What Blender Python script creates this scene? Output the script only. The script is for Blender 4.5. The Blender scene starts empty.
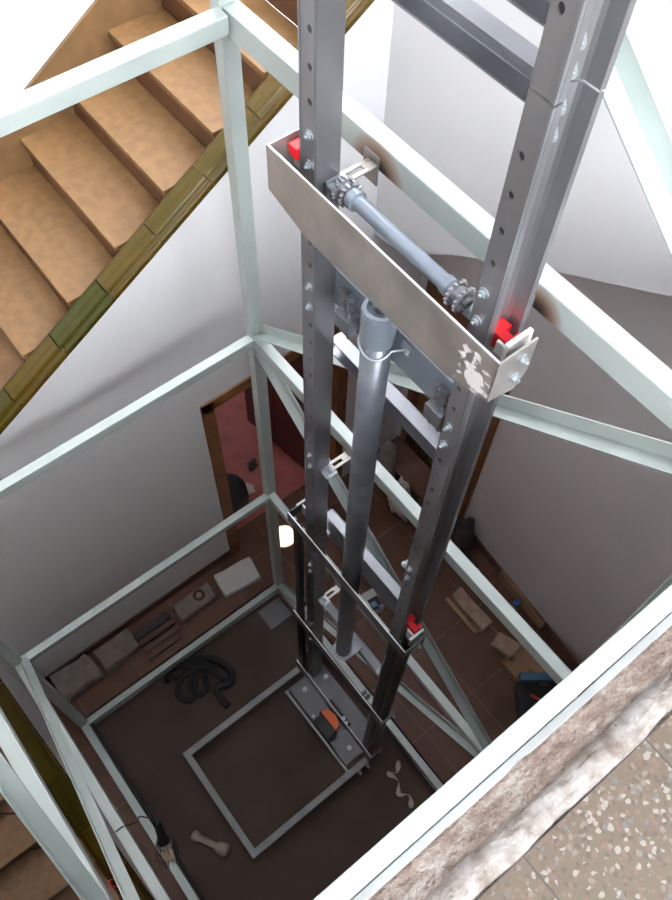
import bpy, bmesh, math, random
from mathutils import Vector, Matrix
random.seed(7)
S = bpy.context.scene
COL = S.collection
V = Vector

# ------------------------------------------------------------------ materials
def mat(name, col, rough=.5, metal=0., noise=0., nscale=8., bump=0., bscale=40., col2=None, spec=None):
    m = bpy.data.materials.new(name); m.use_nodes = True
    nt = m.node_tree; b = nt.nodes['Principled BSDF']
    b.inputs['Base Color'].default_value = (*col, 1)
    b.inputs['Roughness'].default_value = rough
    b.inputs['Metallic'].default_value = metal
    if spec is not None: b.inputs['Specular IOR Level'].default_value = spec
    tc = nt.nodes.new('ShaderNodeTexCoord')
    if noise > 0 or col2:
        n = nt.nodes.new('ShaderNodeTexNoise'); n.inputs['Scale'].default_value = nscale; n.inputs['Detail'].default_value = 6
        nt.links.new(tc.outputs['Object'], n.inputs['Vector'])
        r = nt.nodes.new('ShaderNodeValToRGB')
        c2 = col2 if col2 else tuple(c*(1-noise) for c in col)
        r.color_ramp.elements[0].color = (*c2, 1); r.color_ramp.elements[1].color = (*col, 1)
        r.color_ramp.elements[0].position = .35; r.color_ramp.elements[1].position = .65
        nt.links.new(n.outputs['Fac'], r.inputs['Fac']); nt.links.new(r.outputs['Color'], b.inputs['Base Color'])
    if bump > 0:
        n2 = nt.nodes.new('ShaderNodeTexNoise'); n2.inputs['Scale'].default_value = bscale; n2.inputs['Detail'].default_value = 5
        nt.links.new(tc.outputs['Object'], n2.inputs['Vector'])
        bp = nt.nodes.new('ShaderNodeBump'); bp.inputs['Strength'].default_value = bump; bp.inputs['Distance'].default_value = .01
        nt.links.new(n2.outputs['Fac'], bp.inputs['Height']); nt.links.new(bp.outputs['Normal'], b.inputs['Normal'])
    return m

M = {}
M['paint'] = mat('pale_green_primer', (.44, .50, .475), .38, .25, .08, 6, .05, 200)
M['galv'] = mat('galvanised_steel', (.30, .31, .335), .33, .75, .22, 5, .05, 150)
M['rail'] = mat('rail_steel', (.30, .30, .315), .36, .75, .20, 4, .04, 120)
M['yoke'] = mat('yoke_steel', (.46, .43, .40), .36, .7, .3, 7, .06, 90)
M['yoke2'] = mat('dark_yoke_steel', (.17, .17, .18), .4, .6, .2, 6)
M['platform'] = mat('dull_galvanised', (.27, .28, .28), .5, .3, .25, 7)
M['edge'] = mat('bare_edge', (.75, .77, .8), .3, .6)
M['bolt'] = mat('zinc_bolt', (.42, .46, .49), .35, .8)
M['greypaint'] = mat('grey_enamel', (.24, .28, .33), .32, .35, .12, 6)
M['pipe'] = mat('cylinder_grey', (.13, .145, .165), .28, .3, .25, 9)
M['chrome'] = mat('chrome', (.36, .36, .38), .3, .9)
M['black'] = mat('black_paint', (.012, .012, .014), .45)
M['red'] = mat('red_nylon', (.75, .01, .02), .4)
M['wall'] = mat('white_plaster', (.80, .80, .81), .9, 0, .05, 1.6, .12, 25)
M['wall2'] = mat('lower_plaster', (.80, .755, .76), .9, 0, .08, 1.8, .12, 25)
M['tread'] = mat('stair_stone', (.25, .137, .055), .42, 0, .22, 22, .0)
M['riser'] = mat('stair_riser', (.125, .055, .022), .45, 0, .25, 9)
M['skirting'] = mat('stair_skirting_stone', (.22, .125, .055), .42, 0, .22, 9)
M['wood'] = mat('brown_wood', (.24, .095, .034), .45, 0, .3, 9)
M['darkwood'] = mat('dark_red_wood', (.10, .02, .016), .4, 0, .3, 9)
M['redfloor'] = mat('red_room_floor', (.50, .15, .14), .3, 0, .3, 5)
M['pit'] = mat('pit_concrete', (.085, .056, .042), .8, 0, .3, 3, .2, 18)
M['slabstone'] = mat('old_stone', (.25, .21, .185), .9, 0, .35, 14, .5, 40)
M['block'] = mat('cement_block', (.42, .30, .22), .9, 0, .3, 12, .4, 40)
M['card'] = mat('brown_card', (.36, .22, .13), .8, 0, .15, 6)
M['rubber'] = mat('black_rubber', (.012, .011, .012), .6)
M['cloth'] = mat('white_cloth', (.62, .56, .52), .95, 0, .2, 14)
M['greycloth'] = mat('grey_cloth', (.34, .31, .28), .95, 0, .25, 14)
M['darkcloth'] = mat('dark_cloth', (.06, .05, .05), .95, 0, .25, 14)
M['blue'] = mat('blue_plastic', (.035, .10, .17), .45)
M['bluecap'] = mat('blue_cap', (.01, .10, .55), .4)
M['orange'] = mat('orange_plastic', (.85, .16, .02), .4)
M['ivory'] = mat('ivory_plastic', (.34, .29, .235), .6, 0, .15, 20)
M['lampglass'] = mat('lamp_tube_glass', (.75, .55, .38), .3)
M['skirt'] = mat('dark_skirting', (.13, .06, .04), .5, 0, .2, 8)
M['whitebox'] = mat('white_card', (.6, .6, .58), .7)
M['darkblue'] = mat('printed_dark_label', (.02, .025, .04), .5)
M['lightblue'] = mat('printed_blue_label', (.25, .40, .52), .5)

def mat_tiles(name, c1, c2, grout, size, off=(0, 0), rough=.5, gw=.012):
    m = mat(name, c1, rough, 0, 0, 5)
    nt = m.node_tree; b = nt.nodes['Principled BSDF']
    tc = nt.nodes.new('ShaderNodeTexCoord'); mp = nt.nodes.new('ShaderNodeMapping')
    mp.inputs['Location'].default_value = (-off[0], -off[1], 0)
    nt.links.new(tc.outputs['Object'], mp.inputs['Vector'])
    br = nt.nodes.new('ShaderNodeTexBrick'); br.offset = 0
    br.inputs['Color1'].default_value = (*c1, 1); br.inputs['Color2'].default_value = (*c2, 1); br.inputs['Mortar'].default_value = (*grout, 1)
    br.inputs['Scale'].default_value = 1; br.inputs['Brick Width'].default_value = size; br.inputs['Row Height'].default_value = size
    br.inputs['Mortar Size'].default_value = gw/2
    nt.links.new(mp.outputs['Vector'], br.inputs['Vector'])
    n = nt.nodes.new('ShaderNodeTexNoise'); n.inputs['Scale'].default_value = 6; n.inputs['Detail'].default_value = 8
    nt.links.new(tc.outputs['Object'], n.inputs['Vector'])
    mx = nt.nodes.new('ShaderNodeMixRGB'); mx.blend_type = 'OVERLAY'; mx.inputs[0].default_value = .6
    nt.links.new(br.outputs['Color'], mx.inputs[1]); nt.links.new(n.outputs['Fac'], mx.inputs[2])
    nt.links.new(mx.outputs[0], b.inputs['Base Color'])
    return m
M['floor'] = mat_tiles('ground_floor_tiles', (.095, .036, .017), (.105, .041, .020), (.15, .09, .06), .45, (.13, .19))

def mat_terrazzo():
    m = mat('terrazzo', (.5, .4, .3), .45, 0)
    nt = m.node_tree; b = nt.nodes['Principled BSDF']; L = nt.links.new
    tc = nt.nodes.new('ShaderNodeTexCoord')
    v = nt.nodes.new('ShaderNodeTexVoronoi'); v.inputs['Scale'].default_value = 105
    n0 = nt.nodes.new('ShaderNodeTexNoise'); n0.inputs['Scale'].default_value = 60
    mxv = nt.nodes.new('ShaderNodeMixRGB'); mxv.inputs[0].default_value = .012
    L(tc.outputs['Object'], n0.inputs['Vector']); L(tc.outputs['Object'], mxv.inputs[1]); L(n0.outputs['Color'], mxv.inputs[2]); L(mxv.outputs[0], v.inputs['Vector'])
    sep = nt.nodes.new('ShaderNodeSeparateColor'); L(v.outputs['Color'], sep.inputs[0])
    r1 = nt.nodes.new('ShaderNodeValToRGB'); r1.color_ramp.interpolation = 'CONSTANT'
    e = r1.color_ramp.elements; e[0].color = (.058, .042, .029, 1); e[1].position = .22; e[1].color = (.072, .054, .037, 1)
    for p, c in ((.36, (.115, .095, .074)), (.50, (.075, .047, .033)), (.60, (.17, .152, .13)), (.76, (.10, .062, .046)), (.95, (.075, .075, .075))):
        x = e.new(p); x.color = (*c, 1)
    L(sep.outputs[0], r1.inputs['Fac'])
    r2 = nt.nodes.new('ShaderNodeValToRGB'); r2.color_ramp.elements[0].position = .46; r2.color_ramp.elements[1].position = .56
    L(v.outputs['Distance'], r2.inputs['Fac'])
    mx = nt.nodes.new('ShaderNodeMixRGB'); mx.inputs[2].default_value = (.074, .056, .036, 1)
    L(r2.outputs['Color'], mx.inputs[0]); L(r1.outputs['Color'], mx.inputs[1])
    br = nt.nodes.new('ShaderNodeTexBrick'); br.offset = 0
    mp = nt.nodes.new('ShaderNodeMapping'); mp.inputs['Location'].default_value = (-2.10, .856, 0); L(tc.outputs['Object'], mp.inputs['Vector'])
    br.inputs['Scale'].default_value = 1; br.inputs['Brick Width'].default_value = .3; br.inputs['Row Height'].default_value = .297; br.inputs['Mortar Size'].default_value = .0018
    L(mp.outputs['Vector'], br.inputs['Vector'])
    m2 = nt.nodes.new('ShaderNodeMixRGB'); m2.inputs[2].default_value = (.035, .028, .023, 1)
    L(br.outputs['Fac'], m2.inputs[0]); L(mx.outputs[0], m2.inputs[1]); L(m2.outputs[0], b.inputs['Base Color'])
    return m
M['terrazzo'] = mat_terrazzo()

def mat_rubble():
    m = mat('broken_plaster', (.7, .6, .52), .9, 0, 0, 5, 1.0, 140)
    nt = m.node_tree; b = nt.nodes['Principled BSDF']; L = nt.links.new
    tc = nt.nodes.new('ShaderNodeTexCoord')
    mp = nt.nodes.new('ShaderNodeMapping'); mp.inputs['Scale'].default_value = (34, 13, 8); L(tc.outputs['Object'], mp.inputs['Vector'])
    n = nt.nodes.new('ShaderNodeTexNoise'); n.inputs['Scale'].default_value = 1.3; n.inputs['Detail'].default_value = 12; n.inputs['Roughness'].default_value = .78
    L(mp.outputs['Vector'], n.inputs['Vector'])
    r = nt.nodes.new('ShaderNodeValToRGB'); e = r.color_ramp.elements
    e[0].position = .33; e[0].color = (.075, .055, .042, 1); e[1].position = .66; e[1].color = (.24, .225, .205, 1)
    x = e.new(.44); x.color = (.11, .078, .062, 1); x = e.new(.52); x.color = (.145, .112, .093, 1)
    L(n.outputs['Fac'], r.inputs['Fac']); L(r.outputs['Color'], b.inputs['Base Color'])
    return m
M['rubble'] = mat_rubble()
M['whiteplaster'] = mat('rough_white_mortar', (.25, .24, .225), .9, 0, .3, 25, .8, 70, col2=(.125, .095, .08))

def mat_glaze():
    m = mat('olive_glazed_tile', (.10, .095, .02), .26, 0, spec=.28)
    nt = m.node_tree; b = nt.nodes['Principled BSDF']; L = nt.links.new
    oi = nt.nodes.new('ShaderNodeObjectInfo'); tc = nt.nodes.new('ShaderNodeTexCoord')
    n = nt.nodes.new('ShaderNodeTexNoise'); n.inputs['Scale'].default_value = 12; L(tc.outputs['Object'], n.inputs['Vector'])
    a = nt.nodes.new('ShaderNodeMath'); a.operation = 'MULTIPLY_ADD'; a.inputs[1].default_value = .55; L(n.outputs['Fac'], a.inputs[0]); 
    s = nt.nodes.new('ShaderNodeMath'); s.operation = 'MULTIPLY'; s.inputs[1].default_value = .6; L(oi.outputs['Random'], s.inputs[0]); L(s.outputs[0], a.inputs[2])
    r = nt.nodes.new('ShaderNodeValToRGB'); e = r.color_ramp.elements
    e[0].position = .25; e[0].color = (.040, .046, .004, 1); e[1].position = .85; e[1].color = (.095, .056, .006, 1)
    L(a.outputs[0], r.inputs['Fac']); L(r.outputs['Color'], b.inputs['Base Color'])
    return m
M['glaze'] = mat_glaze()

def mat_scraped():
    """yoke steel with a patch of white paint scraped on near its right end (a stain with its own shape)"""
    m = mat('yoke_steel_scraped', (.46, .43, .40), .36, .7, .3, 7, .06, 90)
    nt = m.node_tree; b = nt.nodes['Principled BSDF']; L = nt.links.new
    src = b.inputs['Base Color'].links[0].from_socket
    tc = nt.nodes.new('ShaderNodeTexCoord')
    sub = nt.nodes.new('ShaderNodeVectorMath'); sub.operation = 'SUBTRACT'; sub.inputs[1].default_value = (1.335, -.24, 4.612)
    L(tc.outputs['Object'], sub.inputs[0])
    mu = nt.nodes.new('ShaderNodeVectorMath'); mu.operation = 'MULTIPLY'; mu.inputs[1].default_value = (1/.045, 0, 1/.062); L(sub.outputs[0], mu.inputs[0])
    ln = nt.nodes.new('ShaderNodeVectorMath'); ln.operation = 'LENGTH'; L(mu.outputs[0], ln.inputs[0])
    n = nt.nodes.new('ShaderNodeTexNoise'); n.inputs['Scale'].default_value = 42; n.inputs['Detail'].default_value = 6; L(tc.outputs['Object'], n.inputs['Vector'])
    s = nt.nodes.new('ShaderNodeMath'); s.operation = 'MULTIPLY_ADD'; s.inputs[1].default_value = 5.0; s.inputs[2].default_value = -2.0; L(n.outputs['Fac'], s.inputs[0])
    a = nt.nodes.new('ShaderNodeMath'); a.operation = 'SUBTRACT'; L(s.outputs[0], a.inputs[0]); L(ln.outputs['Value'], a.inputs[1])
    g = nt.nodes.new('ShaderNodeMath'); g.operation = 'GREATER_THAN'; g.inputs[1].default_value = -.35; L(a.outputs[0], g.inputs[0])
    mx = nt.nodes.new('ShaderNodeMixRGB'); mx.inputs[2].default_value = (.60, .57, .56, 1)
    L(g.outputs[0], mx.inputs[0]); L(src, mx.inputs[1]); L(mx.outputs[0], b.inputs['Base Color'])
    k = nt.nodes.new('ShaderNodeMath'); k.operation = 'MULTIPLY_ADD'; k.inputs[1].default_value = -.7; k.inputs[2].default_value = .7
    L(g.outputs[0], k.inputs[0]); L(k.outputs[0], b.inputs['Metallic'])
    return m
M['scraped'] = mat_scraped()

def mat_burnt(p, rad):
    """primer burnt dark round a weld spot"""
    m = mat('burnt_primer', (.44, .50, .475), .42, .25)
    nt = m.node_tree; b = nt.nodes['Principled BSDF']; L = nt.links.new
    tc = nt.nodes.new('ShaderNodeTexCoord')
    last = None
    for q, rr in zip(p, rad):
        sub = nt.nodes.new('ShaderNodeVectorMath'); sub.operation = 'DISTANCE'; sub.inputs[1].default_value = q; L(tc.outputs['Object'], sub.inputs[0])
        mr = nt.nodes.new('ShaderNodeMapRange'); mr.inputs['From Min'].default_value = rr*.35; mr.inputs['From Max'].default_value = rr; L(sub.outputs['Value'], mr.inputs['Value'])
        if last is None: last = mr.outputs[0]
        else:
            mn = nt.nodes.new('ShaderNodeMath'); mn.operation = 'MINIMUM'; L(last, mn.inputs[0]); L(mr.outputs[0], mn.inputs[1]); last = mn.outputs[0]
    r = nt.nodes.new('ShaderNodeValToRGB'); e = r.color_ramp.elements
    e[0].position = 0; e[0].color = (.02, .015, .015, 1); e[1].position = 1; e[1].color = (.44, .50, .475, 1)
    x = e.new(.45); x.color = (.26, .17, .12, 1); x = e.new(.8); x.color = (.38, .35, .31, 1)
    L(last, r.inputs['Fac']); L(r.outputs['Color'], b.inputs['Base Color'])
    return m

# ------------------------------------------------------------------ helpers
def nb(): return bmesh.new()
def obj(name, bm, m, parent=None, bevel=0, smooth=False):
    bmesh.ops.recalc_face_normals(bm, faces=bm.faces)
    me = bpy.data.meshes.new(name); bm.to_mesh(me); bm.free()
    o = bpy.data.objects.new(name, me); COL.objects.link(o)
    me.materials.append(M[m] if isinstance(m, str) else m)
    if smooth:
        for p in me.polygons: p.use_smooth = True
    if bevel:
        b = o.modifiers.new('bevel', 'BEVEL'); b.width = bevel; b.segments = 2; b.limit_method = 'ANGLE'; b.angle_limit = .7
    if parent is not None:
        o.parent = parent
        o.matrix_parent_inverse = Matrix.Translation(-parent.location) if parent.type == 'EMPTY' and not parent.parent else Matrix.Identity(4)
    return o
def tag(o, label, cat, group=None, kind=None):
    o['label'] = label; o['category'] = cat
    if group: o['group'] = group
    if kind: o['kind'] = kind
    return o
def thing(name, loc, label, cat, group=None, kind=None):
    o = bpy.data.objects.new(name, None); COL.objects.link(o); o.location = loc; o.empty_display_size = .05
    return tag(o, label, cat, group, kind)
def struct(name, bm, m, bevel=0):
    o = obj(name, bm, m, None, bevel); o['kind'] = 'structure'; return o

def box(bm, x0, x1, y0, y1, z0, z1, mtx=None):
    vs = [bm.verts.new(V((x, y, z))) for x in (x0, x1) for y in (y0, y1) for z in (z0, z1)]
    if mtx is not None:
        for v in vs: v.co = mtx @ v.co
    for f in ((0, 1, 3, 2), (4, 6, 7, 5), (0, 4, 5, 1), (2, 3, 7, 6), (0, 2, 6, 4), (1, 5, 7, 3)):
        bm.faces.new([vs[i] for i in f])
def prism(bm, prof, o, u, v, w):
    """profile of (a,b) swept: o + a*u + b*v -> + w"""
    o, u, v, w = V(o), V(u), V(v), V(w)
    A = [bm.verts.new(o+u*a+v*b) for a, b in prof]; B = [bm.verts.new(o+u*a+v*b+w) for a, b in prof]
    n = len(prof)
    for i in range(n): bm.faces.new((A[i], A[(i+1) % n], B[(i+1) % n], B[i]))
    bm.faces.new(A[::-1]); bm.faces.new(B)
def sheet(bm, path, th, o, u, v, w):
    """open 2D path given thickness th, swept along w"""
    pts = [V((a, b)) for a, b in path]; n = len(pts); L, R = [], []
    for i in range(n):
        d = (pts[min(i+1, n-1)]-pts[max(i-1, 0)]).normalized(); nn = V((-d.y, d.x))
        L.append(pts[i]+nn*th/2); R.append(pts[i]-nn*th/2)
    o, u, v, w = V(o), V(u), V(v), V(w)
    P = lambda q, k: bm.verts.new(o+u*q.x+v*q.y+w*k)
    l0 = [P(q, 0) for q in L]; l1 = [P(q, 1) for q in L]; r0 = [P(q, 0) for q in R]; r1 = [P(q, 1) for q in R]
    for i in range(n-1):
        bm.faces.new((l0[i], l0[i+1], l1[i+1], l1[i])); bm.faces.new((r0[i], r1[i], r1[i+1], r0[i+1]))
        bm.faces.new((l0[i], r0[i], r0[i+1], l0[i+1])); bm.faces.new((l1[i], l1[i+1], r1[i+1], r1[i]))
    bm.faces.new((l0[0], l1[0], r1[0], r0[0])); bm.faces.new((l0[-1], r0[-1], r1[-1], l1[-1]))
def cyl(bm, p0, p1, r, seg=16, r2=None):
    p0, p1 = V(p0), V(p1); d = (p1-p0).normalized(); a = d.orthogonal().normalized(); b = d.cross(a)
    r2 = r if r2 is None else r2
    A = [bm.verts.new(p0+(a*math.cos(t)+b*math.sin(t))*r) for t in [2*math.pi*i/seg for i in range(seg)]]
    B = [bm.verts.new(p1+(a*math.cos(t)+b*math.sin(t))*r2) for t in [2*math.pi*i/seg for i in range(seg)]]
    for i in range(seg): bm.faces.new((A[i], A[(i+1) % seg], B[(i+1) % seg], B[i]))
    bm.faces.new(A[::-1]); bm.faces.new(B)
def lathe(bm, p0, d, prof, seg=20):
    """prof: (radius, distance along d)"""
    p0 = V(p0); d = V(d).normalized(); a = d.orthogonal().normalized(); b = d.cross(a); rings = []
    for r, h in prof:
        rings.append([bm.verts.new(p0+d*h+(a*math.cos(t)+b*math.sin(t))*max(r, 1e-4)) for t in [2*math.pi*i/seg for i in range(seg)]])
    for A, B in zip(rings, rings[1:]):
        for i in range(seg): bm.faces.new((A[i], A[(i+1) % seg], B[(i+1) % seg], B[i]))
    bm.faces.new(rings[0][::-1]); bm.faces.new(rings[-1])
def tube(bm, pts, r, seg=8, closed=False):
    pts = [V(p) for p in pts]; n = len(pts); rings = []; a = None
    for i in range(n):
        if closed: d = (pts[(i+1) % n]-pts[i-1]).normalized()
        else: d = (pts[min(i+1, n-1)]-pts[max(i-1, 0)]).normalized()
        if a is None: a = d.orthogonal().normalized()
        a = (a-d*a.dot(d)).normalized(); b = d.cross(a)
        rr = r[i] if isinstance(r, (list, tuple)) else r
        rings.append([bm.verts.new(pts[i]+(a*math.cos(t)+b*math.sin(t))*rr) for t in [2*math.pi*k/seg for k in range(seg)]])
    for i in range(n if closed else n-1):
        A, B = rings[i], rings[(i+1) % n]
        for k in range(seg): bm.faces.new((A[k], A[(k+1) % seg], B[(k+1) % seg], B[k]))
    if not closed: bm.faces.new(rings[0][::-1]); bm.faces.new(rings[-1])
def bez(ctrl, n=12):
    """smooth Catmull-Rom through the control points"""
    c = [V(p) for p in ctrl]; c = [c[0]*2-c[1]]+c+[c[-1]*2-c[-2]]; out = []
    for i in range(1, len(c)-2):
        for k in range(n):
            t = k/n; a, b, d, e = c[i-1], c[i], c[i+1], c[i+2]
            out.append(.5*((2*b)+(d-a)*t+(2*a-5*b+4*d-e)*t*t+(3*b-a-3*d+e)*t**3))
    out.append(c[-2]); return out
def torus(bm, c, n, R, r, seg=20, s2=8, sq=1.):
    c = V(c); n = V(n).normalized(); a = n.orthogonal().normalized(); b = n.cross(a)
    tube(bm, [c+a*math.cos(t)*R+b*math.sin(t)*R*sq for t in [2*math.pi*i/seg for i in range(seg)]], r, s2, True)
def bolt(bm, p, d, r=.011, h=.012, washer=True):
    """hex head with washer and a stub of thread; d points out of the surface"""
    p = V(p); d = V(d).normalized()
    if washer: cyl(bm, p, p+d*.003, r*1.45, 16)
    cyl(bm, p+d*.003, p+d*(.003+h), r, 6)
    cyl(bm, p+d*(.003+h), p+d*(.006+h*1.3), r*.45, 10)
def ltube(bm, p0, p1, w, h, vdir=(0, 0, 1)):
    """box section beam p0->p1 with width w across and height h along vdir; p is centre"""
    p0, p1 = V(p0), V(p1); d = (p1-p0).normalized(); v = V(vdir); v = (v-d*v.dot(d)).normalized(); u = d.cross(v)
    prism(bm, [(-w/2, -h/2), (w/2, -h/2), (w/2, h/2), (-w/2, h/2)], p0, u, v, p1-p0)
def lumps(bm, c, sx, sy, sz, seed, sub=3, amp=.25, flat=True):
    """a crumpled lump"""
    rnd = random.Random(seed); r = bmesh.ops.create_icosphere(bm, subdivisions=sub, radius=1)
    ph = [(V((rnd.uniform(-1, 1), rnd.uniform(-1, 1), rnd.uniform(-1, 1)))*rnd.uniform(3, 9), rnd.uniform(0, 6)) for _ in range(7)]
    for v in r['verts']:
        p = v.co.copy(); k = 1+sum(amp/3*math.sin(q.dot(p)+f) for q, f in ph)
        p = p*k; v.co = V((c[0]+p.x*sx, c[1]+p.y*sy, max(c[2]+p.z*sz, c[2]-sz*.75) if flat else c[2]+p.z*sz))

# ------------------------------------------------------------------ levels and plan of the shaft
W, D = 1.94, -1.64
L1, L2, L3, L4 = 4.68, 3.13, 1.57, .04
XW = -.46                      # inner face of the stair wall
YU = 1.10                      # back wall, upper face

# ------------------------------------------------------------------ the building
capz = lambda y: 3.725+.61*(y-.35)
# stair wall (left), with its sloping top and the doorway
bm = nb()
u, v, w = (0, 1, 0), (0, 0, 1), (-.14, 0, 0)
dy0, dy1, dz = -.05, .90, 2.05
prism(bm, [(-1.84, 0), (dy0, 0), (dy0, capz(dy0)-.02), (-1.84, capz(-1.84)-.02)], (XW, 0, 0), u, v, w)
prism(bm, [(dy0, dz), (dy1, dz), (dy1, capz(dy1)-.02), (dy0, capz(dy0)-.02)], (XW, 0, 0), u, v, w)
prism(bm, [(dy1, 0), (1.62, 0), (1.62, capz(1.62)-.02), (dy1, capz(dy1)-.02)], (XW, 0, 0), u, v, w)
struct('wall_left', bm, 'wall')
# upper back wall with the rising underside of the upper flight
bm = nb()
prism(bm, [(XW, 2.72), (-.24, 2.765), (.15, 3.08), (.61, 3.40), (1.14, 3.73), (1.6, 4.05), (2.4, 4.45), (5.2, 4.46), (5.2, 7.9), (XW, 7.9)], (0, YU, 0), (1, 0, 0), (0, 0, 1), (0, .46, 0))
struct('wall_back', bm, 'wall')
# lower back wall, set back, with the brown double door
ang = -math.atan(.075); BW = Matrix.Translation((XW, 1.54, 0)) @ Matrix.Rotation(ang, 4, 'Z')
bm = nb(); dx0, dx1, dzb = .10, .90, 2.12
box(bm, -.2, dx0, 0, .15, 0, 4.6, BW); box(bm, dx1, 5.8, 0, .15, 0, 4.6, BW); box(bm, dx0, dx1, 0, .15, dzb, 4.6, BW)
struct('wall_back_lower', bm, 'wall2')
bm = nb(); box(bm, dx1+.1, 5.8, -.012, -.001, 0, .10, BW); struct('baseboard_back', bm, 'skirt')
bm = nb(); box(bm, XW, XW+.012, -1.83, dy0-.07, 0, .09); struct('baseboard_left', bm, 'skirt')
# ground floor (left strip, back area, front strip, right) around the pit
bm = nb()
for a in ((-.6, -.07, -1.84, 1.8), (-.07, 5.2, .07, 1.8), (-.07, 5.2, -1.84, -1.67), (1.97, 5.2, -1.67, .07)):
    box(bm, a[0], a[1], a[2], a[3], -.25, 0)
struct('floor', bm, 'floor')
bm = nb(); box(bm, -.07, 1.97, -1.67, .07, -.25, -.12); struct('floor_pit', bm, 'pit')
bm = nb(); box(bm, -4.1, 5.35, -3.0, 3.7, -.40, -.25); struct('floor_light_seal', bm, 'pit')  # unseen slab added to stop sky light leaking in from below
bm = nb(); box(bm, -1.5, 5.2, -2.86, -1.96, -.25, 0); box(bm, -1.5, -.6, -1.96, -.9, -.25, 0); struct('floor_front', bm, 'floor')
# outer stairwell walls and unseen far walls of the lower room, darkened to absorb light
bm = nb(); box(bm, -1.62, -1.47, -3.0, 4, 2.62, 7.9); box(bm, -1.62, -1.47, -3.0, -.6, 0, 2.62); struct('wall_stairwell', bm, 'wall')
bm = nb(); box(bm, -1.62, 5.2, -3.0, -2.86, 0, 4.66); struct('wall_front', bm, 'tread')
bm = nb(); box(bm, -1.62, 5.2, -3.0, -2.86, 4.66, 7.9); struct('wall_front_upper', bm, 'wall')
bm = nb(); box(bm, 5.2, 5.35, -3.0, 1.56, 4.66, 6.1); struct('wall_right_upper', bm, 'wall')
bm = nb(); box(bm, 5.2, 5.35, -3.0, 1.8, 0, 4.66); struct('wall_right', bm, 'darkwood')
bm = nb(); box(bm, -1.5, XW, 3.6, 3.7, 2.62, 7.9); struct('wall_stairwell_end', bm, 'wall')
bm = nb(); box(bm, -1.62, 5.35, -3.0, 3.7, 7.9, 8.05); struct('ceiling', bm, 'wall')  # unseen ceiling, added to keep overhead sky light out of the shaft
# red-floored room behind the doorway
bm = nb(); box(bm, -4.0, -.6, -.9, 1.7, -.25, 0); struct('floor_red_room', bm, 'redfloor')
bm = nb(); box(bm, -1.62, -.6, -.9, -.8, 0, 2.62); box(bm, -4.0, -.6, 1.7, 1.8, 0, 2.62); box(bm, -4.0, -1.62, -.9, -.8, 0, 2.62)
box(bm, -4.1, -4.0, -.9, .5, 0, 2.62); box(bm, -4.1, -4.0, .9, 1.8, 0, 2.62); box(bm, -4.1, -4.0, .5, .9, 0, 1.3); box(bm, -4.1, -4.0, .5, .9, 1.8, 2.62); struct('wall_red_room', bm, 'wall2')
bm = nb(); box(bm, -4.0, -.6, -.9, 1.8, 2.56, 2.62); struct('ceiling_red_room', bm, 'wall2')
# the upper floor slab on the right: terrazzo, rough mortar edge
bm = nb(); box(bm, 2.10, 5.2, -2.86, YU, 4.44, 4.66); struct('floor_upper', bm, 'terrazzo')
bm = nb()   # broken mortar strip
nx, ny = 16, 420
g = []
rn = random.Random(3)
from mathutils import noise
for i in range(nx+1):
    row = []
    for j in range(ny+1):
        x = 1.992+(2.102-1.992)*i/nx; y = -2.4+(YU+2.4)*j/ny
        nz = noise.fractal(V((x*30, y*10, 0)), .9, 2, 5)*.004+noise.noise(V((x*60, y*16, 4)))*.002
        edge = .010*math.exp(-((x-2.062)/.010)**2)+.006*math.exp(-((x-1.996)/.008)**2)
        gouge = -.010*max(0, noise.noise(V((x*9, y*5, 9))))*(1 if x < 2.05 else .2)
        xx = x+(noise.noise(V((0, y*22, 1)))*.004 if i in (0,) else 0)
        row.append(bm.verts.new(V((xx, y, 4.655+nz+edge+gouge))))
    g.append(row)
for i in range(nx):
    for j in range(ny): bm.faces.new((g[i][j], g[i+1][j], g[i+1][j+1], g[i][j+1]))
ob = struct('trim_1', bm, 'rubble')
bm = nb(); box(bm, 1.995, 2.10, -2.86, YU, 4.44, 4.642); struct('trim_2', bm, 'whiteplaster')
bm = nb()   # raised white mortar ridge beside the terrazzo
rows = []
for j in range(ny+1):
    y = -2.4+(YU+2.4)*j/ny; cx = 2.058+noise.noise(V((3, y*9, 0)))*.006
    rr = []
    for k in range(9):
        t = k/8; x = cx-.012+t*(.054+noise.noise(V((7, y*11, 1)))*.006)
        z = 4.655+.013*math.sin(math.pi*t)**.7+noise.fractal(V((x*60, y*40, 2)), .9, 2, 4)*.0025
        rr.append(bm.verts.new(V((x, y, z))))
    rows.append(rr)
for a, b in zip(rows, rows[1:]):
    for k in range(8): bm.faces.new((a[k], a[k+1], b[k+1], b[k]))
struct('trim_3', bm, 'whiteplaster')

# ------------------------------------------------------------------ staircase: flight beside the left wall, winders, flight in front
st = thing('staircase', (-1.0, -.8, 0), 'brown stone staircase climbing behind the tiled parapet on the left', 'stairs')
nz = lambda y: 3.385+.605*(y+.27)
for k in range(-2, 12):
    y0 = -.82+.275*k; z = nz(y0); bm = nb()
    box(bm, -1.455, -.602, y0-.022, y0+.275, z-.03, z)
    box(bm, -1.455, -.602, y0+.002, y0+.06, z-.168, z-.03)
    box(bm, -1.455, -.602, y0+.06, y0+.30, z-.22, z-.031)
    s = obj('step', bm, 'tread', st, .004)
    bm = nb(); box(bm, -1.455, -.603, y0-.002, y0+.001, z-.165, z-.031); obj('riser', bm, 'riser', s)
bm = nb()
prism(bm, [(-1.4, nz(-1.4)-.3), (2.3, nz(2.3)-.3), (2.3, nz(2.3)+.17), (-1.4, nz(-1.4)+.17)], (-1.47, 0, 0), (0, 1, 0), (0, 0, 1), (.018, 0, 0))
obj('skirting_board', bm, 'skirting', st, .003)
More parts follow.
